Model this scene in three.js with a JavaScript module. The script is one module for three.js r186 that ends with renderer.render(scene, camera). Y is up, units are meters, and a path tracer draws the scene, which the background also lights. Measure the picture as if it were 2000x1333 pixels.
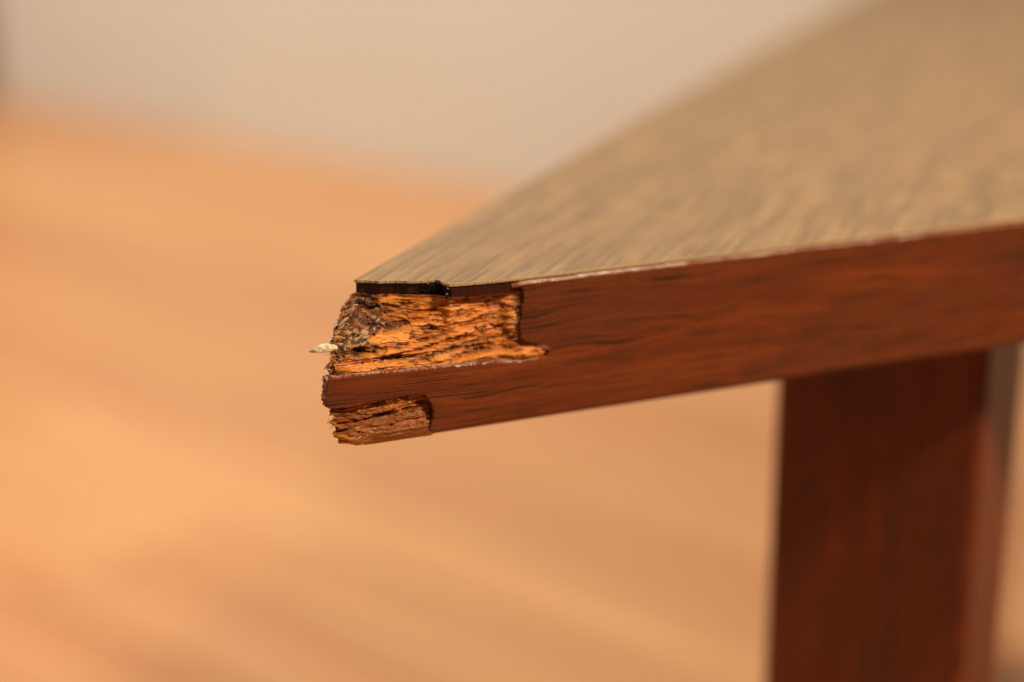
import * as THREE from 'three';
import { RoundedBoxGeometry } from 'three/addons/geometries/RoundedBoxGeometry.js';
import { RectAreaLightUniformsLib } from 'three/addons/lights/RectAreaLightUniformsLib.js';
import { mergeGeometries } from 'three/addons/utils/BufferGeometryUtils.js';

// ---------------------------------------------------------------- camera, light, exposure
RectAreaLightUniformsLib.init();
const scene = new THREE.Scene();
const TOP = 0.45;                                   // height of the table top
const EYE = TOP + 0.08992;
const camera = new THREE.PerspectiveCamera(2 * Math.atan(666.5 / 3472) * 180 / Math.PI, 1024 / 682, 0.02, 30);
camera.position.set(0, EYE, 0);
camera.rotation.x = -Math.atan(0.307);
camera.focus = 0.339;
camera.userData.fStop = 4.0;
scene.add(camera);
scene.background = new THREE.Color().setRGB(0.14, 0.103, 0.07);     // light of the lamplit room around

const renderer = new THREE.WebGLRenderer({ antialias: true });
renderer.setSize(1024, 682);
renderer.toneMapping = THREE.LinearToneMapping;
renderer.toneMappingExposure = 1.06;
renderer.shadowMap.enabled = true;

function areaLamp(name, color, intensity, w, h, from, to) {
  const l = new THREE.RectAreaLight(color, intensity, w, h);
  l.name = name; l.position.set(...from); l.lookAt(...to); scene.add(l);
  return l;
}
const addedSpot = new THREE.SpotLight(new THREE.Color().setRGB(1, 0.82, 0.60), 4.6, 0, 0.47, 1, 2);     // unseen spot added to light the corner and keep the floor dim
addedSpot.name = 'added_spot_light'; addedSpot.position.set(0.72, 1.28, 0.03); addedSpot.target.position.set(0.07, 0.43, -0.42);
addedSpot.castShadow = true; addedSpot.shadow.radius = 2.5; addedSpot.shadow.mapSize.set(2048, 2048); scene.add(addedSpot, addedSpot.target);
areaLamp('room_fill_light', new THREE.Color().setRGB(1, 0.89, 0.76), 13.6, 1.4, 1.4, [-1.2, 2.7, -1.5], [-1.1, 0, -2.2]);  // unseen area light added to brighten the floor and wall

// ---------------------------------------------------------------- noise and helpers
function rng(seed) { let a = seed >>> 0; return () => { a = (a + 0x6D2B79F5) >>> 0; let t = a; t = Math.imul(t ^ (t >>> 15), t | 1); t ^= t + Math.imul(t ^ (t >>> 7), t | 61); return ((t ^ (t >>> 14)) >>> 0) / 4294967296; }; }
function hash(x, y, s) { let h = Math.imul(x, 374761393) ^ Math.imul(y, 668265263) ^ Math.imul(s, 2147483647 ^ 0x5bd1e995); h = Math.imul(h ^ (h >>> 13), 1274126177); h ^= h >>> 16; return (h >>> 0) / 4294967296; }
// value noise in 0..1; px, py > 0 make it periodic
function vn(x, y, s, px = 0, py = 0) {
  const x0 = Math.floor(x), y0 = Math.floor(y), fx = x - x0, fy = y - y0, u = fx * fx * (3 - 2 * fx), v = fy * fy * (3 - 2 * fy);
  const wx = (i) => (px ? ((i % px) + px) % px : i), wy = (i) => (py ? ((i % py) + py) % py : i);
  const a = hash(wx(x0), wy(y0), s), b = hash(wx(x0 + 1), wy(y0), s), c = hash(wx(x0), wy(y0 + 1), s), d = hash(wx(x0 + 1), wy(y0 + 1), s);
  return a + (b - a) * u + (c - a) * v + (a - b - c + d) * u * v;
}
function fbm(x, y, s, oct = 4, px = 0, py = 0) {
  let sum = 0, amp = 0.5, n = 0;
  for (let i = 0; i < oct; i++) { sum += amp * vn(x, y, s + i * 17, px, py); n += amp; amp *= 0.5; x *= 2; y *= 2; px *= 2; py *= 2; }
  return sum / n;
}
const clamp = (x, a = 0, b = 1) => Math.min(b, Math.max(a, x));
const sm = (a, b, x) => { const t = clamp((x - a) / (b - a)); return t * t * (3 - 2 * t); };
const mix = (a, b, t) => a + (b - a) * t;
const mix3 = (a, b, t) => [mix(a[0], b[0], t), mix(a[1], b[1], t), mix(a[2], b[2], t)];
function interp(table, x) {                          // piecewise linear, table of [x, y]
  if (x <= table[0][0]) return table[0][1];
  for (let i = 1; i < table.length; i++) if (x <= table[i][0]) return mix(table[i - 1][1], table[i][1], (x - table[i - 1][0]) / (table[i][0] - table[i - 1][0]));
  return table[table.length - 1][1];
}
const toS = (c) => { c = clamp(c); return c <= 0.0031308 ? c * 12.92 : 1.055 * Math.pow(c, 1 / 2.4) - 0.055; };
// f(x, y) in pixels -> [r, g, b (linear), height]; gives a colour map and a height map
function textures(W, H, wm, hm, f) {
  const a = new Uint8Array(W * H * 4), b = new Uint8Array(W * H * 4);
  for (let y = 0; y < H; y++) for (let x = 0; x < W; x++) {
    const c = f(x, y), k = (y * W + x) * 4;
    for (let i = 0; i < 3; i++) { a[k + i] = Math.round(255 * toS(c[i])); b[k + i] = Math.round(255 * clamp(c[3])); }
    a[k + 3] = b[k + 3] = 255;
  }
  const make = (d, srgb) => { const t = new THREE.DataTexture(d, W, H); t.wrapS = t.wrapT = THREE.RepeatWrapping; t.magFilter = THREE.LinearFilter; t.minFilter = THREE.LinearMipmapLinearFilter; t.generateMipmaps = true; if (srgb) t.colorSpace = THREE.SRGBColorSpace; t.repeat.set(1 / wm, 1 / hm); t.needsUpdate = true; return t; };
  return [make(a, true), make(b, false)];
}
function mesh(name, geometry, material, parent) {
  const m = new THREE.Mesh(geometry, material);
  m.name = name; m.castShadow = m.receiveShadow = true; (parent || scene).add(m);
  return m;
}

// ---------------------------------------------------------------- materials
// dark red-brown edge wood: uv in metres, 0.1 mm a texel
const [bandMap, bandBump] = textures(2048, 512, 0.168, 0.042, (x, y) => {
  const X = x / 10, Y = y / 10;                      // millimetres; the pattern repeats after 204.8 x 51.2
  const wob = (fbm(X / 25.6, Y / 12.8, 5, 2, 8, 4) - 0.5) * 3.2;
  const band = fbm(X / 51.2, (Y + wob) / 3.2, 11, 3, 4, 16);
  const streak = fbm(X / 25.6, (Y + wob) / 0.8, 23, 3, 8, 64);
  const fine = vn(X / 3.2, (Y + wob) / 0.2, 31, 64, 256);
  const pore = sm(0.52, 0.66, fbm(X / 12.8, (Y + wob * 0.8) / 0.256, 47, 3, 16, 200)) * (0.45 + 0.55 * sm(0.38, 0.58, fbm(X / 25.6, (Y + wob) / 3.2, 53, 2, 8, 16)));
  const dots = sm(0.80, 0.93, vn(X / 0.8, Y / 0.2, 77, 256, 256));
  let c = mix3([0.20, 0.042, 0.012], [0.30, 0.064, 0.016], sm(0.28, 0.74, band * 0.5 + streak * 0.5));
  c = mix3(c, [0.15, 0.042, 0.016], 0.5 * (1 - sm(0.34, 0.54, fbm(X / 51.2, Y / 12.8, 61, 2, 4, 4))));
  c = mix3(c, [0.12, 0.030, 0.010], sm(0.52, 0.8, streak) * 0.55);
  c = mix3(c, [0.050, 0.021, 0.010], pore * 0.85);
  c = mix3(c, [0.05, 0.014, 0.006], dots * 0.4);
  const t = 0.9 + 0.2 * fine;
  return [c[0] * t, c[1] * t, c[2] * t, 0.75 - 0.5 * pore - 0.25 * dots + 0.2 * (fine - 0.5) + 0.15 * (streak - 0.5)];
});
const bandMat = new THREE.MeshPhysicalMaterial({ map: bandMap, bumpMap: bandBump, bumpScale: 0.00006, roughness: 0.33, specularIntensity: 0.7 });
const legMat = new THREE.MeshPhysicalMaterial({ map: bandMap, roughness: 0.42, specularIntensity: 0.9, color: new THREE.Color().setRGB(0.90, 0.72, 0.62) });

// tan laminate of the top: grain runs along u
const [topMap, topBump] = textures(2048, 2048, 0.245, 0.245, (x, y) => {
  const X = x * 0.15, Y = y * 0.15;
  const wob = (fbm(X / 38.4, Y / 19.2, 105, 3, 8, 16) - 0.5) * 2.6;
  const broad = fbm(X / 76.8, (Y + wob) / 9.6, 111, 3, 4, 32);
  const streak = fbm(X / 38.4, (Y + wob) / 0.6, 123, 3, 8, 512);
  const dark = fbm(X / 25.6, (Y + wob) / 0.5333333, 131, 3, 12, 576) + 0.12 * (broad - 0.5);
  const fine = vn(X / 4.8, Y / 0.3, 141, 64, 1024);
  let c = mix3([0.24, 0.147, 0.070], [0.34, 0.204, 0.090], sm(0.28, 0.72, broad * 0.5 + streak * 0.5));
  c = mix3(c, [0.130, 0.083, 0.044], sm(0.45, 0.68, dark) * 0.64);
  const blot = 0.84 + 0.32 * fbm(X / 9.6, (Y + wob) / 3.2, 151, 2, 32, 96); c = [c[0] * blot, c[1] * blot, c[2] * blot];
  const t = 0.93 + 0.14 * fine;
  return [c[0] * t, c[1] * t, c[2] * t, 0.5 + 0.35 * (streak - 0.5) - 0.4 * sm(0.5, 0.78, dark) + 0.3 * (fine - 0.5)];
});
const topMat = new THREE.MeshPhysicalMaterial({ map: topMap, bumpMap: topBump, bumpScale: 0.00007, roughness: 0.5, specularIntensity: 0.6 });
const sheetEdgeMat = new THREE.MeshPhysicalMaterial({ color: new THREE.Color().setRGB(0.56, 0.37, 0.17), roughness: 0.6 });
const plyMat = new THREE.MeshPhysicalMaterial({ color: new THREE.Color().setRGB(0.055, 0.013, 0.008), roughness: 0.32 });
const glueMat = new THREE.MeshPhysicalMaterial({ color: new THREE.Color().setRGB(0.016, 0.008, 0.006), roughness: 0.12, flatShading: true });
const coreMat = new THREE.MeshPhysicalMaterial({ color: 0xffffff, vertexColors: true, roughness: 0.42, specularIntensity: 0.5 });
const bodyMat = new THREE.MeshStandardMaterial({ color: new THREE.Color().setRGB(0.30, 0.11, 0.035), roughness: 0.8 });
const paleMat = new THREE.MeshPhysicalMaterial({ color: 0xffffff, vertexColors: true, roughness: 0.5 });

function legTone() {
  return textures(256, 256, 1, 1, (x, y) => { const g = fbm(x / 16, y / 64, 801, 4, 16, 4), c = mix3([0.10, 0.065, 0.035], [0.17, 0.105, 0.055], g); return [...c, 0.5]; })[0];
}
// ---------------------------------------------------------------- the setting
const floor = new THREE.Group(); floor.name = 'floor'; floor.userData.kind = 'structure'; floor.userData.label = 'warm orange wooden floor of narrow boards below and behind the table'; scene.add(floor);
const wallDir = Math.atan2(0.353, 0.409);            // boards and wall run the same way
{
  const base = mesh('subfloor', new THREE.BoxGeometry(9, 0.05, 9), new THREE.MeshStandardMaterial({ color: new THREE.Color().setRGB(0.16, 0.07, 0.025), roughness: 0.9 }), floor);
  base.position.set(0, -0.045, -1.5);
  const mats = [], rnd = rng(7);
  for (let k = 0; k < 6; k++) {
    const [m, b] = textures(512, 128, 1.28, 0.128, (x, y) => {
      const X = x / 512, Y = y / 128, wob = (fbm(X * 4, Y * 4, 300 + k, 2, 4, 4) - 0.5) * 1.2;
      const g = fbm(X * 4, (Y + wob * 0.15) * 10, 310 + k, 4, 4, 10), s = vn(X * 24, Y * 60, 340 + k, 24, 60);
      const c = mix3([0.62, 0.275, 0.105], [0.73, 0.375, 0.160], sm(0.25, 0.75, g)), t = 0.94 + 0.12 * s;
      return [c[0] * t, c[1] * t, c[2] * t, g];
    });
    const tone = [1.02, 0.97, 0.92, 1.04, 0.98, 0.89][k], red = [1.02, 1.0, 0.96, 1.04, 1.02, 0.95][k];
    mats.push(new THREE.MeshPhysicalMaterial({ map: m, bumpMap: b, bumpScale: 0.0002, roughness: 0.34, color: new THREE.Color().setRGB(tone, tone * red, tone * red * 0.98) }));
  }
  const W = 0.095, lens = [1.1, 1.4, 0.8], geos = lens.map((l) => {
    const g = new RoundedBoxGeometry(l - 0.002, 0.02, W - 0.0018, 1, 0.0012), p = g.attributes.position, uv = g.attributes.uv;
    for (let i = 0; i < p.count; i++) uv.setXY(i, p.getX(i) + 0.7, p.getZ(i) + 0.05);
    return g;
  });
  const ex = new THREE.Vector3(Math.cos(wallDir), 0, Math.sin(wallDir)), ez = new THREE.Vector3(-Math.sin(wallDir), 0, Math.cos(wallDir));
  const origin = new THREE.Vector3(-0.424, 0, -2.853);
  for (let r = 0; r < 34; r++) {
    let along = -2.6 - rnd() * 1.2;
    while (along < 2.6) {
      const k = Math.floor(rnd() * 3), l = lens[k];
      const b = mesh('plank', geos[k], mats[Math.floor(rnd() * 6)], floor);
      b.position.copy(origin).addScaledVector(ex, along + l / 2).addScaledVector(ez, W * (r + 0.5)); b.position.y = -0.01 + (rnd() - 0.5) * 0.0006;
      b.rotation.y = -wallDir;
      along += l;
    }
  }
}
{
  const [m, b] = textures(512, 512, 2, 2, (x, y) => {
    const g = fbm(x / 64, y / 64, 401, 4, 8, 8), t = 0.97 + 0.06 * g;
    return [0.795 * t, 0.795 * t, 0.735 * t, fbm(x / 8, y / 8, 411, 3, 64, 64)];
  });
  const g = new THREE.BoxGeometry(8, 3, 0.12), p = g.attributes.position, uv = g.attributes.uv;
  for (let i = 0; i < p.count; i++) uv.setXY(i, p.getX(i), p.getY(i));
  const wall = mesh('wall', g, new THREE.MeshStandardMaterial({ map: m, bumpMap: b, bumpScale: 0.0006, roughness: 0.9 }));
  wall.userData = { kind: 'structure', label: 'plain beige painted wall behind the floor' };
  wall.position.set(-0.424 + 0.06 * Math.sin(wallDir), 1.5 - 0.02, -2.853 - 0.06 * Math.cos(wallDir));
  wall.rotation.y = -wallDir;
}

{
  const post = new THREE.Group(); post.name = 'door_frame'; scene.add(post);
  post.userData = { label: 'dark wooden door frame against the wall at the left edge', category: 'door frame' };
  const m = new THREE.MeshPhysicalMaterial({ map: legTone(), roughness: 0.5 });
  const a = mesh('jamb', new RoundedBoxGeometry(0.10, 2.1, 0.05, 2, 0.004), m, post); a.position.set(-0.05, 1.05, 0.025);
  const b = mesh('stop', new RoundedBoxGeometry(0.03, 2.1, 0.03, 2, 0.003), m, post); b.position.set(-0.116, 1.05, 0.015);
  const h = mesh('head', new RoundedBoxGeometry(0.9, 0.10, 0.05, 2, 0.004), m, post); h.position.set(-0.45, 2.151, 0.025);
  post.position.set(-0.975, 0, -3.335); post.rotation.y = -wallDir;
}
// ---------------------------------------------------------------- the table
// Axes of the table: x along the front edge from its broken corner, y up, z out of the front face. Millimetres below are turned to metres.
const table = new THREE.Group(); table.name = 'corner_table'; scene.add(table);
table.position.set(-0.035459, 0, -0.318049);
table.rotation.y = Math.atan2(0.414693, 0.909961);
table.userData = { label: 'wooden table with a broken, splintered corner and dark red-brown edge and leg', category: 'table' };
const T = 30, BASE = TOP * 1000 - T, mm = 0.001, LONG = 1160;
const K = 0.5 * LONG;                                // right-angled far corner: (K, K inwards)

// flat board from an outline in (x, inwards) between two heights
function board(points, h0, h1, bevel = 0) {
  const s = new THREE.Shape(points.map(([x, i]) => new THREE.Vector2(x * mm, i * mm)));
  const g = new THREE.ExtrudeGeometry(s, { depth: (h1 - h0 - 2 * bevel) * mm, bevelEnabled: bevel > 0, bevelThickness: bevel * mm, bevelSize: bevel * mm, bevelOffset: -bevel * mm, bevelSegments: 2 });
  g.rotateX(-Math.PI / 2);                           // shape y (inwards) becomes -z, extrusion becomes y
  g.translate(0, (BASE + h0 + bevel) * mm, 0);
  const p = g.attributes.position, uv = g.attributes.uv, c = Math.SQRT1_2;
  for (let i = 0; i < p.count; i++) { const x = p.getX(i), z = -p.getZ(i); uv.setXY(i, (x + z) * c, (z - x) * c + p.getY(i)); }   // grain along the side edge
  return g;
}
function jagged(points, step, amp, seed) {           // adds uneven points between corners
  const out = [], r = rng(seed);
  for (let i = 0; i < points.length; i++) {
    const a = points[i], b = points[(i + 1) % points.length], d = Math.hypot(b[0] - a[0], b[1] - a[1]), n = d > 100 ? 1 : Math.max(1, Math.round(d / step));
    for (let k = 0; k < n; k++) { const t = k / n, j = k || a[2] ? amp : 0; out.push([mix(a[0], b[0], t) + (r() - 0.5) * j, mix(a[1], b[1], t) + (r() - 0.5) * j]); }
  }
  return out;
}
// the torn edge of the top sheet, from the side to the front
const torn = [[9.9, 9.9], [10.7, 11.9], [13.3, 10.5], [14.8, 9.2], [17.7, 8.3], [20.2, 6.8], [22.6, 6.1], [25.2, 5.7], [25.9, 4.9], [25.7, 3.6], [25.8, 2.4], [26.4, 1.3], [28.7, 0.9], [33, 0.5], [38.7, 0.12]];
torn[0] = [10.75, 12.3]; torn[1] = [11.3, 11.6];
{
  const all = jagged(torn.map((p, k) => (k < torn.length - 1 ? [...p, 1] : p)), 0.35, 0.16, 3), edge = all.slice(0, all.findIndex(([x]) => x === 38.7));
  mesh('top_sheet', board([...edge, [38.7, 0.14], [LONG - 0.3, 0.14], [K, K - 0.3]], 29.45, 30, 0.06), [topMat, sheetEdgeMat], table);
}
{
  const inner = torn.slice(1, 9).map(([x, i]) => [x + 0.28, i + 0.42, 1]);
  const pts = jagged([[11.2, 12.4, 1], ...inner, [26.2, 2.6, 1], [26.8, 1.5, 1], [28.8, 1.1, 1], [33, 0.75, 1], [38.95, 0.4, 1], [38.95, 2.7]], 0.5, 0.10, 5);
  const cut = pts.findIndex(([, i]) => i === 2.7);
  mesh('inner_ply', board([...pts.slice(0, cut + 1), [LONG - 3, 2.7], [K, K - 1.5]], 27.3, 29.43), plyMat, table).userData.label = 'dark stained layer bared under the torn top sheet';
}
// black glue crumbs on the torn ply
{
  const r = rng(21), parts = [];
  for (let n = 0; n < 230; n++) {
    const nearLump = r() < 0.6, t = r();
    let x, i;
    if (nearLump) { x = 24.6 + (r() + r() - 1) * 2.2; i = interp(torn.map(([a, b]) => [a, b]), x) - 0.1 + r() * 0.4; } else { x = 13 + t * 12; i = interp(torn.map(([a, b]) => [a, b]), x) + 0.25; }
    const s = nearLump ? 0.14 + r() * 0.32 : 0.06 + r() * 0.12, g = new THREE.IcosahedronGeometry(s * mm, 0);
    g.scale(1, 0.8, 0.8); g.rotateX(r() * 6); g.rotateY(r() * 6);
    g.translate(x * mm, (BASE + 27.1 + r() * (nearLump ? 2.4 : 2.2)) * mm, -i * mm);
    parts.push(g);
  }
  const o = mesh('dried_glue', mergeGeometries(parts), glueMat, table);
  o.userData.kind = 'stuff'; o.userData.label = 'lump of dried black glue on the bared layer';
}
// edge band: outline in (x, height), with the two torn openings
{
  const O = [[LONG, 1.75], [LONG, 28.45], [40.0, 28.45],
    [40.3, 28.2, 1], [41.0, 27.9, 1], [41.4, 27.4, 1], [41.6, 26.2, 1], [41.2, 24.5, 1], [41.0, 22.4, 1], [40.5, 20.3, 1], [40.7, 18.6, 1], [41.0, 17.4, 1], [42.1, 16.6, 1], [43.6, 16.1, 1], [45.0, 15.7, 1], [46.1, 14.8, 1], [47.1, 13.9, 1], [46.4, 13.3, 1], [44.0, 13.0, 1], [41.0, 12.9, 1], [36.0, 13.3, 1],
    [28.0, 13.7, 1], [19.0, 14.1, 1], [9.0, 14.55, 1], [1.0, 14.75, 1], [0.55, 13.6, 1], [0.25, 11.6, 1], [0.1, 10.0, 1], [0.5, 8.7, 1], [4.5, 8.35, 1], [8.2, 8.6, 1], [12.5, 8.75, 1], [17.0, 9.0, 1], [20.2, 8.7, 1], [21.3, 7.4, 1], [22.0, 5.6, 1], [22.1, 4.0, 1], [21.6, 2.6, 1], [21.5, 1.75]];
  const pts = jagged(O, 0.3, 0.30, 9), s = new THREE.Shape(pts.map(([x, y]) => new THREE.Vector2(x * mm, y * mm)));
  const g = new THREE.ExtrudeGeometry(s, { depth: 1.82 * mm, bevelEnabled: true, bevelThickness: 0.34 * mm, bevelSize: 0.30 * mm, bevelOffset: -0.30 * mm, bevelSegments: 3 });
  g.translate(0, BASE * mm, -2.16 * mm);
  const p = g.attributes.position, uv = g.attributes.uv;
  for (let i = 0; i < p.count; i++) uv.setXY(i, p.getX(i), p.getY(i) + p.getZ(i));
  mesh('edge_band', g, bandMat, table);
}
// rounded lower edge of the band
{
  const prof = [[2.3, 0.06], [1.95, 0], [1.5, 0.015], [1.05, 0.10], [0.65, 0.30], [0.3, 0.65], [0.08, 1.1], [0, 1.6], [0, 2.45]], xs = [], n = prof.length, pos = [], uv = [], idx = [];
  for (let x = 21.3; x < 60; x += 0.3) xs.push(x);
  for (let x = 62; x <= LONG; x += 8) xs.push(x);
  xs.forEach((x) => prof.forEach(([h, i], k) => { const j = x < 23 && k > 1 ? (vn(x * 4, k, 751) - 0.5) * 0.5 : 0; pos.push((x + (x < 21.5 ? j : 0)) * mm, (BASE + h) * mm, -(i + 0.2 * (1 - sm(21.3, 22, x))) * mm); uv.push(x * mm, (h - i) * mm); }));
  for (let a = 0; a < xs.length - 1; a++) for (let k = 0; k < n - 1; k++) { const p = a * n + k; idx.push(p, p + 1, p + n, p + 1, p + n + 1, p + n); }
  for (let k = 1; k < n - 1; k++) idx.push(0, k + 1, k);
  const g = new THREE.BufferGeometry(); g.setAttribute('position', new THREE.Float32BufferAttribute(pos, 3)); g.setAttribute('uv', new THREE.Float32BufferAttribute(uv, 2)); g.setIndex(idx); g.computeVertexNormals();
  mesh('lower_arris', g, bandMat, table);
}
// pale arris, wear and highlight put into its colour: height by x, run, paleness
function arris(name, label, topOf, x0, x1, wornShine, seed) {
  const prof = [[-1.38, 0.25], [-0.96, 0.0], [-0.63, 0.05], [-0.33, 0.20], [-0.10, 0.48], [0, 0.85], [0, 1.6], [0, 2.35], [-1.2, 2.4]], xs = [], n = prof.length;
  for (let x = x0; x < Math.min(x1, 180); x += 0.25) xs.push(x);
  for (let x = 185; x <= x1; x += 20) xs.push(x);
  const pos = [], uv = [], col = [], idx = [];
  xs.forEach((x) => prof.forEach(([dh, i], k) => {
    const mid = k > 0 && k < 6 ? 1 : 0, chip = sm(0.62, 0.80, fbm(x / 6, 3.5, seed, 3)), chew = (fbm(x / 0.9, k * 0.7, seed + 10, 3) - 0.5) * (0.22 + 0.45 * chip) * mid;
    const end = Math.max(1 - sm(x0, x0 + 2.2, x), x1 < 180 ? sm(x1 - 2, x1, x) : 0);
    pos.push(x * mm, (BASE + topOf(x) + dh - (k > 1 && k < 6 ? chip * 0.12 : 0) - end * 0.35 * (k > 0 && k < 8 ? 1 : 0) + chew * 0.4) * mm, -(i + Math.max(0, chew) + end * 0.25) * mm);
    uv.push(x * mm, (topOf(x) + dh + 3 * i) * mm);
    const w = clamp(sm(0.36, 0.60, fbm(x / 1.8, k * 0.5, seed + 20, 3)) * wornShine(x, k) + chip * 0.8 * mid + (x1 > 180 ? Math.exp(-(((x - 77) / 1.1) ** 2)) + Math.exp(-(((x - 95.5) / 1.7) ** 2)) : 0)), c = mix3([0.27, 0.060, 0.018], [0.48, 0.25, 0.15], w); col.push(...c);
  }));
  for (let a = 0; a < xs.length - 1; a++) for (let k = 0; k < n - 1; k++) { const p = a * n + k; idx.push(p, p + n, p + 1, p + 1, p + n, p + n + 1); }
  for (let k = 1; k < n - 1; k++) { idx.push(0, k, k + 1); const e = (xs.length - 1) * n; idx.push(e, e + k + 1, e + k); }
  const g = new THREE.BufferGeometry(); g.setAttribute('position', new THREE.Float32BufferAttribute(pos, 3)); g.setAttribute('uv', new THREE.Float32BufferAttribute(uv, 2)); g.setAttribute('color', new THREE.Float32BufferAttribute(col, 3)); g.setIndex(idx); g.computeVertexNormals();
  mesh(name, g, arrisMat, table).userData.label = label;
}
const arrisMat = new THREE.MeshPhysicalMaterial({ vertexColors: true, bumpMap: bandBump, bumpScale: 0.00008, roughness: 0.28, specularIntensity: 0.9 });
arris('worn_shine_edge', 'top arris of the edge band, paler by wear and a painted highlight', () => 29.40, 39.0, LONG, (x, k) => (k > 0 && k < 6 ? 1 : 0.1) * (1 - 0.55 * sm(50, 100, x)), 701);
arris('worn_shine_edge', 'frayed upper arris of the band left between the two tears, highlight painted paler', (x) => interp([[0, 14.85], [9, 14.7], [19, 14.3], [28, 13.9], [36, 13.55], [41, 13.2], [46.3, 13.5]], x) + 0.1, 0.6, 46.3, (x, k) => (k > 1 && k < 6 ? 0.85 : 0.05), 741);
// side band, far edges
{
  const g = new THREE.BoxGeometry(0.78, 0.0292, 0.0022); g.translate(0.39 + 0.022, 0.0148, 0);
  const p = g.attributes.position, uv = g.attributes.uv; for (let i = 0; i < p.count; i++) uv.setXY(i, p.getX(i), p.getY(i));
  const o = mesh('edge_band', g, bandMat, table); o.rotation.y = Math.PI / 4; o.position.set(0.0012, BASE * mm, 0.0004 - 0.0012);
  const q = mesh('edge_band', new THREE.BoxGeometry(K * Math.SQRT2 * mm - 0.006, 0.0292, 0.0022).translate(-K * Math.SQRT1_2 * mm, 0.0148, 0), bandMat, table);
  q.rotation.y = -Math.PI / 4; q.position.set(LONG * mm - 0.003, BASE * mm, 0);
}
mesh('core', board([[24, 21], [32, 9], [52, 4.5], [60, 2.5], [LONG - 8, 2.5], [K, K - 4]], 0.3, 27.28), bodyMat, table);

// broken core at the corner: a torn, fibrous surface that runs from the side round the corner to the front
const tipTable = [[-0.5, 4.0], [0.2, 3.5], [2.2, 2.4], [4, 1.7], [5.7, 1.3], [9, 1.2], [14.6, 1.3], [18.3, 1.7], [20.1, 2.2], [22.9, 4.1], [25.6, 6.6], [27.5, 9.8]];
const joinTable = [[0, 6.5], [3, 5], [8, 4.5], [14, 6], [17, 9], [20, 14], [24, 21], [28, 26]];
const holes = [[32.5, 15.6, 3.0, 0.55, 1.3], [8.3, 18.4, 1.8, 0.75, 1.3], [15, 21.4, 3.2, 0.5, 1.0], [23.5, 20.8, 2.0, 0.4, 0.8], [3.4, 3.9, 1.5, 0.75, 2.6], [3.8, 8.2, 1.8, 0.5, 1.8], [11.4, 8.1, 1.3, 0.4, 1.4], [2.2, 15.4, 1.0, 1.0, 2.0], [17, 16.3, 4.0, 0.6, 0.9], [27, 16.6, 2.0, 0.5, 0.9], [38.7, 18.6, 0.8, 0.8, 0.9], [20, 6.8, 2.6, 0.5, 0.7], [13, 5.4, 3, 0.5, 0.8]];
const tornFront = [[0, 1.7], [10.75, 12.3], [13.3, 10.5], [14.8, 9.2], [17.7, 8.3], [20.2, 6.6], [22.6, 5.4], [24.6, 4.2], [26.4, 2.2]];
// raised fibre strands [points (x, height), half width, rise] and hollows coloured darker [x, height, rx, ry]
const strands = [[[[8.5, 16.9], [12.5, 17.6], [16.5, 17.7], [21.3, 18.2], [26.1, 19.3], [32.5, 19.8]], 0.42, 0.75], [[[2.7, 19.8], [6.3, 19.4], [9.9, 19.2], [14.6, 19.6]], 0.5, 0.5], [[[30.0, 22.3], [32.5, 22.9], [34.8, 23.3], [37.4, 23.3]], 0.36, 0.5],
  [[[12, 23.6], [21.3, 23.3], [29, 22.2], [33, 22.0]], 0.3, 0.35], [[[4.4, 15.3], [12, 15.4], [19, 15.2]], 0.55, 0.8], [[[21.0, 14.9], [24, 15.2], [28.5, 14.8]], 0.5, 0.7], [[[30, 14.4], [36, 14.7], [44, 14.4]], 0.5, 0.6],
  [[[5.5, 5.3], [10.9, 6.0], [16.3, 6.9]], 0.35, 0.6], [[[12.8, 3.7], [16.9, 4.4], [21.3, 4.4]], 0.4, 0.6], [[[2, 2.6], [4.7, 2.0], [7.5, 0.8]], 0.7, 0.5], [[[15, 26.2], [20, 26.6], [25, 26.0]], 0.3, 0.4]];
const darkHollows = [[11.2, 21.6, 2.6, 0.5], [16.6, 22.0, 2.4, 0.42], [22.3, 21.6, 2.0, 0.35], [32.5, 16.6, 3.0, 0.55], [14.5, 16.5, 3.6, 0.6], [9.2, 18.1, 1.6, 0.45], [17.4, 25.2, 2.2, 0.45], [36.6, 19.9, 0.8, 0.6], [5.6, 20.2, 1.6, 0.6], [33.1, 20.0, 0.9, 0.5], [21.3, 19.1, 1.2, 0.25], [24.4, 16.3, 1.6, 0.4], [13.5, 24.2, 3.6, 0.9], [9.5, 22.6, 3.4, 1.0], [12.5, 26.2, 2.4, 0.5], [6.5, 21.4, 2.6, 0.6], [19.5, 25.6, 1.2, 0.3], [12, 4.9, 3.2, 0.5], [17.5, 5.6, 1.8, 0.5], [28.5, 24.3, 0.6, 0.3], [35.4, 25.4, 0.7, 0.35]];
function recess(x, h) {                              // how far the torn front lies behind the band's face
  let d = 1.8 + 0.5 * sm(20, 36, x);
  if (h < 10) d = mix(0.25, 1.3, sm(1.6, 5.0, h));
  d -= 1.25 * sm(37.4 + 1.4 * (vn(h / 1.1, 2, 549) - 0.5), 39.2, x) * sm(17, 18.5, h) * (1 - sm(26.4, 27.4, h)) ;
  if (h > 10) d = mix(mix(d, 0.75, sm(37.5, 40, x) * (1 - sm(16.4, 17.4, h))), 2.6, sm(45.6, 47.2, x));   // fibres rise against the band's end
  d -= 0.8 * (1 - sm(13.8, 15.8, h)) * sm(13.0, 13.6, h);
  if (h < 13) d = Math.max(d, 3.2 * sm(21.9, 22.8, x));
  return d;
}
const rough0 = (a, h) => fbm(a / 0.5, h / 0.3, 567, 2);
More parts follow.
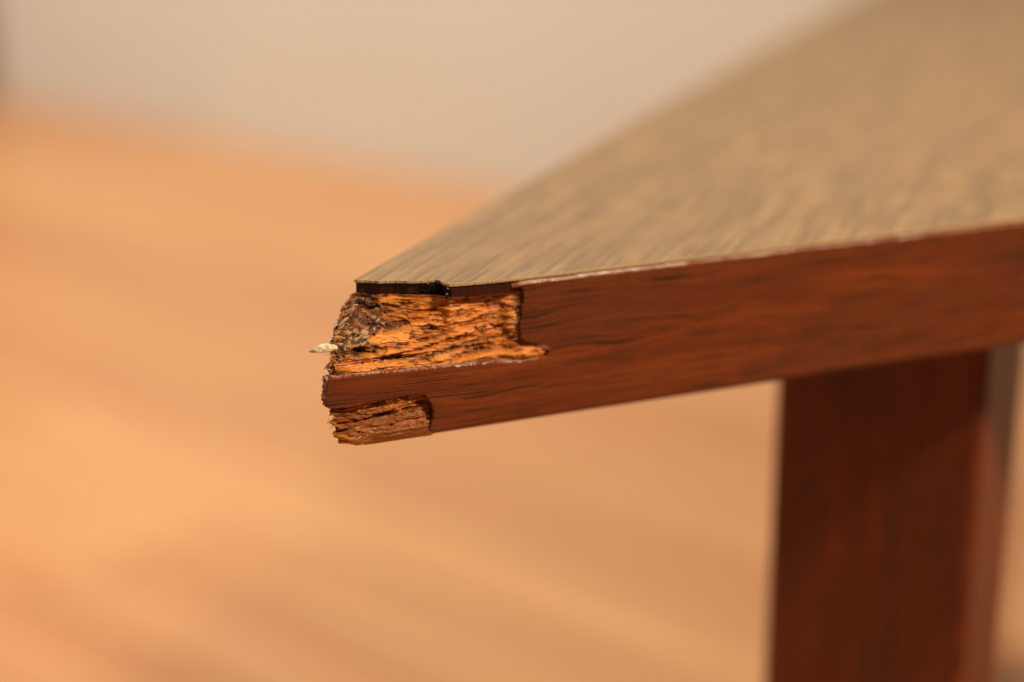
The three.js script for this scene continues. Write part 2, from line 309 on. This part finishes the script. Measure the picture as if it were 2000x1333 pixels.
function tearing(a, x, h) {                          // [height of the tear in mm, fibre value, mottled share, shade]
  const wob = (fbm(a / 9, h / 3, 501, 3) - 0.5) * 1.6, H = h + wob;
  const f1 = fbm(a / 8, H / 1.1, 511, 4), f2 = fbm(a / 2.2, H / 0.32, 523, 3), f3 = vn(a / 0.7, H / 0.14, 531);
  const plate = fbm(a / 8 + 3, H / 1.9, 541, 3) * 5, step = Math.floor(plate) + sm(0.86, 1.0, plate - Math.floor(plate));
  const mot = sm(0.46, 0.60, 0.68 - Math.max(0, a - 9 - 0.45 * (h - 17)) / 20 + (fbm(a / 3, h / 2, 557, 3) - 0.5) * 0.55) * sm(16.4, 18.6, h + (fbm(a / 2, 1, 561, 2) - 0.5) * 3);
  const rough = fbm(a / 0.9, h / 0.7, 571, 4), lump = fbm(a / 2.4, h / 1.8, 581, 3);
  let z = (f1 - 0.5) * 0.75 + (f2 - 0.5) * 0.55 + (f3 - 0.5) * 0.20 + (step - 2.5) * 0.20;
  z = mix(z, (rough - 0.5) * 1.9 + (lump - 0.5) * 1.1 - 0.25, mot * 0.9);
  let deep = 0;
  for (const [hx, hy, rx, ry, d] of holes) {
    const e = ((x - hx) / rx) ** 2 + ((h - hy + (f2 - 0.5) * 0.6) / ry) ** 2;
    if (e < 4) { const g = Math.exp(-e * 1.3); z -= d * g; deep = Math.max(deep, g); }
  }
  let strand = 0, hollowTone = 0;
  for (const [pts, wd, rise] of strands) {
    if (x < pts[0][0] - 0.5 || x > pts[pts.length - 1][0] + 0.5) continue;
    const g = Math.exp(-(((h + (f2 - 0.5) * 0.5 - interp(pts, x)) / wd) ** 2)) * sm(pts[0][0] - 0.5, pts[0][0] + 1.5, x) * (1 - sm(pts[pts.length - 1][0] - 2, pts[pts.length - 1][0] + 0.5, x)) * (0.7 + 0.6 * (vn(x / 1.6, 5, 545) - 0.3));
    strand = Math.max(strand, g); z += rise * g;
  }
  for (const [sx, sy, rx, ry] of darkHollows) {
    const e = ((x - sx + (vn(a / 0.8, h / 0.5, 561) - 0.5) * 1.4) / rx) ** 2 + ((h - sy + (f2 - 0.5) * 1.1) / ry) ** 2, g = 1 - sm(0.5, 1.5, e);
    hollowTone = Math.max(hollowTone, g * sm(0.24, 0.46, vn(a / 0.9, h / 0.28, 565) * 0.6 + rough0(a, h) * 0.4)); z -= 0.35 * g;
  }
  const pits = sm(0.74, 0.88, fbm(a / 1.2, H / 0.42, 591, 2)); z -= 0.45 * pits;
  return [z, f1, f2, mot, rough, lump, deep, pits, strand, hollowTone];
}
{
  const NH = 330, DA = 0.085, SIDE = 16, FRONT = 50, wraps = 6, rows = [];
  let N = 0;
  for (let j = -wraps; j <= NH; j++) {
    const h = j < 0 ? 0.15 : 0.15 + (27.28 - 0.15) * (j / NH), tip = interp(tipTable, h) + (fbm(h / 1.3, 0.5, 601, 3) - 0.5) * (1.0 + sm(17, 24, h) * 0.8), d0 = (x) => recess(x, h), join = Math.max(interp(joinTable, h), tip + 1.5);
    // plan line: side -> tip -> front, near the top following the torn edge above it
    const raw = [], side0 = tip + SIDE, w = Math.pow(sm(16.5, 27.4, h), 1.2), dj = d0(join);
    const inward = (x) => { const b = x < join ? mix(tip, dj, (x - tip) / (join - tip)) : d0(x); return mix(b, Math.max(d0(x), x < 26.2 ? interp(tornFront, x) + 0.12 : 1.5), w); };
    const tipIn = inward(tip);
    for (let k = 0; k <= 60; k++) raw.push([mix(side0, tip, k / 60), mix(side0 + (tipIn - tip), tipIn, k / 60)]);
    for (let x = tip + 0.2; x <= FRONT + 0.4; x += 0.3) raw.push([x, inward(x)]);
    // even steps
    const acc = [0]; for (let i = 1; i < raw.length; i++) acc.push(acc[i - 1] + Math.hypot(raw[i][0] - raw[i - 1][0], raw[i][1] - raw[i - 1][1]));
    const n = 820, line = []; let k = 0;
    for (let i = 0; i < n; i++) {
      const a = acc[acc.length - 1] * i / (n - 1); while (k < acc.length - 2 && acc[k + 1] < a) k++;
      const t = (a - acc[k]) / Math.max(1e-6, acc[k + 1] - acc[k]); line.push([mix(raw[k][0], raw[k + 1][0], t), mix(raw[k][1], raw[k + 1][1], t)]);
    }
    const smooth = line.map((p, i) => { let sx = 0, sy = 0, c = 0; const w = Math.min(7, i, n - 1 - i); for (let q = -w; q <= w; q++) { sx += line[i + q][0]; sy += line[i + q][1]; c++; } return [sx / c, sy / c]; });
    N = n;
    const tipAt = acc[60] / acc[acc.length - 1];
    rows.push({ j, h, smooth, tipAt, total: acc[acc.length - 1], tip });
  }
  const pos = new Float32Array(rows.length * N * 3), col = new Float32Array(rows.length * N * 3), index = [];
  const ORANGE = [0.74, 0.225, 0.030], LIGHT = [0.86, 0.34, 0.065], RUST = [0.36, 0.085, 0.018], DARK = [0.060, 0.022, 0.010], BEIGE = [0.58, 0.38, 0.19], GREY = [0.075, 0.042, 0.022], RED = [0.24, 0.062, 0.007];
  rows.forEach((r, jj) => {
    for (let i = 0; i < N; i++) {
      const [x, inn] = r.smooth[i], [xa, ia] = r.smooth[Math.max(0, i - 3)], [xb, ib] = r.smooth[Math.min(N - 1, i + 3)];
      let nx = ib - ia, ni = -(xb - xa); const l = Math.hypot(nx, ni) || 1; nx /= l; ni /= l;      // outwards
      const a = (i / (N - 1) - r.tipAt) * r.total + r.tip, back = i / (N - 1) < r.tipAt ? 1 : 0;
      const [z, f1, f2, mot, rough, lump, deep, pits, strand, hollowTone] = tearing(a, x, r.h);
      const calm = (r.h < 3 && x > 8 ? mix(0.35, 1, sm(1, 3, r.h)) : 1) * (1 - 0.55 * sm(24.5, 26.9, r.h)) * (1 - 0.7 * (1 - sm(13.4, 14.4, Math.abs(r.h - 11.5) < 2.4 ? 13.4 : 14.4)));
      let d = z * calm, inside = r.j < 0 ? -r.j / 7 : 0;
      const X = mix(x + nx * d, 30, inside), I = mix(inn + ni * d, 16, inside), q = (jj * N + i) * 3;
      const hj = r.h + (r.j > 0 && r.j < NH ? (f2 - 0.5) * 0.12 : 0);
      pos[q] = X * mm; pos[q + 1] = (BASE + hj) * mm; pos[q + 2] = -I * mm;
      let c = mix3(ORANGE, LIGHT, sm(0.45, 0.75, f1 * 0.6 + f2 * 0.4));
      c = mix3(c, RUST, (1 - sm(0.24, 0.46, f1)) * 0.7);
      c = mix3(c, RUST, sm(0.56, 0.74, fbm(a / 5 + 9, r.h / 0.7, 611, 3)) * 0.55);
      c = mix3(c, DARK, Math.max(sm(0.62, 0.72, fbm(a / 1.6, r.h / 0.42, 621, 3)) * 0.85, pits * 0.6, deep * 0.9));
      c = mix3(c, LIGHT, strand * (r.h < 10 ? 0.5 : 0.75)); c = mix3(c, mix3(DARK, RUST, 0.25 * f2), hollowTone * 0.9);
      c = mix3(c, LIGHT, 0.6 * sm(37.6, 39.2, x) * sm(17, 19, r.h));
      const spl = fbm((a + r.h * 0.8) / 1.3, (r.h - a * 0.35) / 0.32, 631, 3), m = mix3(mix3(mix3(GREY, DARK, sm(0.25, 0.5, lump)), RUST, sm(0.46, 0.60, fbm(a / 0.8, r.h / 0.5, 635, 2)) * 0.4), BEIGE, sm(0.53, 0.65, spl * 0.75 + rough * 0.25) * 0.68);
      c = mix3(c, m, mot * (1 - 0.7 * sm(0.62, 0.72, fbm(a / 2.2, r.h / 0.7, 641, 3))));
      if (r.h < 10) c = mix3(c, RED, Math.max((1 - sm(2.0, 3.4, r.h + (f1 - 0.5) * 3)) * sm(7.5, 10, x), sm(0.42, 0.56, f1) * 0.85));
      if (back) c = mix3(c, mix3(DARK, RED, f2), 0.7 * sm(2, 6, r.tip - a));
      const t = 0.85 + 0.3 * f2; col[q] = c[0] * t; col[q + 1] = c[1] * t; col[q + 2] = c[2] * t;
    }
  });
  for (let j = 0; j < rows.length - 1; j++) for (let i = 0; i < N - 1; i++) { const a = j * N + i, b = a + 1, c = a + N, d = c + 1; index.push(a, b, d, a, d, c); }
  const g = new THREE.BufferGeometry();
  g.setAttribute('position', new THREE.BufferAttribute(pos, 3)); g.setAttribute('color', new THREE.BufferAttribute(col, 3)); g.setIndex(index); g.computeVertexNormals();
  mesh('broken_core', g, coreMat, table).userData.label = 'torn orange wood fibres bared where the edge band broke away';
}
// slivers and fibres standing off the tear
function sliver(name, from, to, width, thick, tones, seed, label) {
  const r = rng(seed), A = new THREE.Vector3(from[0], BASE + from[1], -from[2]), B = new THREE.Vector3(to[0], BASE + to[1], -to[2]), n = 14, m = 9, dir = B.clone().sub(A), len = dir.length(); dir.normalize();
  const v = new THREE.Vector3(0, 1, 0).addScaledVector(dir, -dir.y).normalize(), w = new THREE.Vector3().crossVectors(dir, v), pos = [], col = [], idx = [];
  for (let i = 0; i <= n; i++) {
    const t = i / n, wide = width * (0.55 + 0.6 * Math.sin(Math.min(1, t * 1.5) * Math.PI / 2)) * Math.pow(Math.max(0, 1 - t ** 2.2), 0.8) + 0.004, th = thick * (1 - 0.7 * t);
    const c = A.clone().addScaledVector(dir, len * t).addScaledVector(v, Math.sin(t * 3) * width * 0.12);
    for (let k = 0; k < m; k++) {
      const e = k / m * Math.PI * 2, jit = 1 + (r() - 0.5) * 0.22, P = c.clone().addScaledVector(v, Math.cos(e) * wide / 2 * jit).addScaledVector(w, Math.sin(e) * th / 2 * jit);
      pos.push(P.x * mm, P.y * mm, P.z * mm);
      const cc = mix3(tones[0], tones[1], clamp((r() < 0.25 ? 0.5 : 0) + sm(0.6, 0.95, t) * 0.8 + (Math.cos(e) < -0.4 ? 0.35 * r() : 0))); col.push(...cc);
    }
  }
  for (let i = 0; i < n; i++) for (let k = 0; k < m; k++) { const a = i * m + k, b = i * m + (k + 1) % m, c = a + m, d = b + m; idx.push(a, b, d, a, d, c); }
  const g = new THREE.BufferGeometry(); g.setAttribute('position', new THREE.Float32BufferAttribute(pos, 3)); g.setAttribute('color', new THREE.Float32BufferAttribute(col, 3)); g.setIndex(idx); g.computeVertexNormals();
  const o = mesh(name, g, paleMat, table); if (label) o.userData.label = label;
  return o;
}
const PALE = [[1, 0.88, 0.58], [0.20, 0.11, 0.06]], FIBRE = [[0.75, 0.32, 0.08], [0.30, 0.09, 0.02]], DK = [[0.12, 0.05, 0.02], [0.3, 0.14, 0.05]];
sliver('splinter', [3.6, 19.6, 2.8], [-3.0, 20.7, -0.4], 1.9, 0.7, PALE, 71, 'pale pointed splinter sticking out of the corner');
sliver('splinter', [31.0, 16.6, 2.0], [31.7, 14.9, 1.1], 0.16, 0.14, FIBRE, 72);
sliver('splinter', [32.6, 16.5, 2.0], [32.3, 14.6, 1.0], 0.18, 0.14, FIBRE, 73);
sliver('splinter', [44.2, 15.4, 0.6], [47.4, 14.6, -0.5], 1.0, 0.25, [[0.42, 0.15, 0.05], [0.2, 0.06, 0.02]], 74, 'lifted flap of edge wood at the end of the tear');
sliver('splinter', [3.0, 7.2, 2.0], [0.4, 5.6, 0.2], 1.3, 0.5, [[0.80, 0.50, 0.20], [0.5, 0.22, 0.07]], 75);
sliver('splinter', [2.2, 17.4, 1.7], [0.3, 16.4, 0.6], 0.8, 0.4, DK, 76);
sliver('splinter', [2.4, 13, 2.0], [-0.3, 14.4, 0.9], 0.9, 0.4, DK, 77);
sliver('splinter', [7, 24.5, 5.5], [4.2, 23.4, 3.4], 0.8, 0.4, [[0.55, 0.36, 0.17], [0.1, 0.05, 0.02]], 78);
sliver('splinter', [5, 21.4, 3.2], [2.4, 22.0, 2.0], 0.7, 0.3, [[0.6, 0.3, 0.1], [0.1, 0.05, 0.02]], 79);

// short torn fibres along the rims and over the tear
{
  const r = rng(97), pos = [], col = [], idx = [];
  const fibre = (x, h, i, ax, ah, ai, w, c) => {
    const b = pos.length / 3, k = 5, m = 4, L = Math.hypot(ax, ah, ai), bend = (r() - 0.5) * 0.5 * L;
    for (let q = 0; q <= k; q++) { const t = q / k, ww = w * (1 - 0.8 * t), lift = Math.sin(t * 1.6) * bend; for (let e = 0; e < m; e++) { const an = e / m * 6.283 + 0.6; pos.push((x + ax * t) * mm, (BASE + h + ah * t + lift * 0.4 + Math.sin(an) * ww / 2) * mm, -(i + ai * t - Math.abs(lift) * 0.3 + Math.cos(an) * ww / 2) * mm); const f = 0.8 + 0.4 * r(); col.push(c[0] * f, c[1] * f, c[2] * f); } }
    for (let q = 0; q < k; q++) for (let e = 0; e < m; e++) { const a = b + q * m + e, a2 = b + q * m + (e + 1) % m; idx.push(a, a2, a2 + m, a, a2 + m, a + m); }
  };
  const TON = [[0.80, 0.34, 0.07], [0.70, 0.24, 0.04], [0.62, 0.42, 0.20], [0.30, 0.08, 0.02], [0.10, 0.04, 0.02], [0.85, 0.62, 0.34]], pick = () => TON[Math.floor(r() * TON.length)];
  for (let n = 0; n < 46; n++) { const h = 17 + r() * 10; fibre(41.4 - r() * 0.6, h, 0.5 + r() * 1.2, -0.6 - r() * 1.8, (r() - 0.5) * 0.6, (r() - 0.6) * 0.8, 0.07 + r() * 0.14, r() < 0.4 ? [0.16, 0.045, 0.015] : pick()); }   // from the band's torn end
  for (let n = 0; n < 60; n++) { const x = 2 + r() * 42; fibre(x, interp([[0, 14.9], [19, 14.4], [36, 13.6], [46, 13.4]], x), 0.6 + r() * 1.2, (r() - 0.5) * 2.6, 0.2 + r() * 0.7, -0.3 * r(), 0.06 + r() * 0.12, pick()); }   // along the lower rim
  for (let n = 0; n < 40; n++) { const x = 2 + r() * 19; fibre(x, 8.7 - r() * 0.4, 0.4 + r() * 1.0, (r() - 0.5) * 3, -0.2 - r() * 0.8, -0.2 * r(), 0.06 + r() * 0.14, pick()); }
  for (let n = 0; n < 90; n++) { const h = 15.5 + r() * 10.5, k = interp(tipTable, h); fibre(k + 0.5 + r() * 2.5, h, k + 0.7 + r() * 0.4, -0.5 - r() * 1.4, (r() - 0.6) * 1.3, -0.2 - r() * 0.8, 0.08 + r() * 0.2, r() < 0.2 ? TON[5] : pick()); }   // off the broken tip
  for (let n = 0; n < 40; n++) { const h = 0.8 + r() * 8, k = interp(tipTable, h); fibre(k + 0.4 + r() * 1.5, h, k + r() * 0.6, -0.4 - r() * 1.0, (r() - 0.6) * 0.9, -0.2 - r() * 0.5, 0.08 + r() * 0.2, pick()); }
  for (let n = 0; n < 150; n++) { const x = 12 + r() * 28, h = 15.5 + r() * 11; fibre(x, h, Math.max(recess(x, h), x < 26 ? mix(0, interp(tornFront, x), sm(19, 27, h)) : 0) - 0.05, (r() - 0.4) * 3.2, (r() - 0.5) * 0.5, -0.2 - r() * 0.5, 0.06 + r() * 0.14, pick()); }
  const g = new THREE.BufferGeometry(); g.setAttribute('position', new THREE.Float32BufferAttribute(pos, 3)); g.setAttribute('color', new THREE.Float32BufferAttribute(col, 3)); g.setIndex(idx); g.computeVertexNormals();
  const o = mesh('torn_fibres', g, paleMat, table); o.userData.kind = 'stuff'; o.userData.label = 'short torn wood fibres standing off the broken corner';
}
// legs
function leg(x, inn, turn) {
  const h = BASE * mm - 0.0005, g = new RoundedBoxGeometry(0.0525, h, 0.060, 3, 0.003), p = g.attributes.position, uv = g.attributes.uv;
  for (let i = 0; i < p.count; i++) uv.setXY(i, p.getY(i) + 0.31, p.getX(i) + p.getZ(i));
  const o = mesh('leg', g, legMat, table); o.position.set(x * mm, h / 2, -inn * mm); o.rotation.y = turn;
  return o;
}
const LEGTURN = (-25 * Math.PI / 180) - table.rotation.y;
{ // first leg: its near right edge stands at (172, 17 inwards)
  const c = Math.cos(LEGTURN), s = Math.sin(LEGTURN), hx = 0.0258, hz = 0.0295, dx = hx * c + hz * s, dz = -hx * s + hz * c;
  leg(172 - dx * 1000, 17.2 + dz * 1000, LEGTURN);
}
leg(LONG - 130, 45, 0);
leg(K, K - 60, Math.PI / 4);

renderer.render(scene, camera);
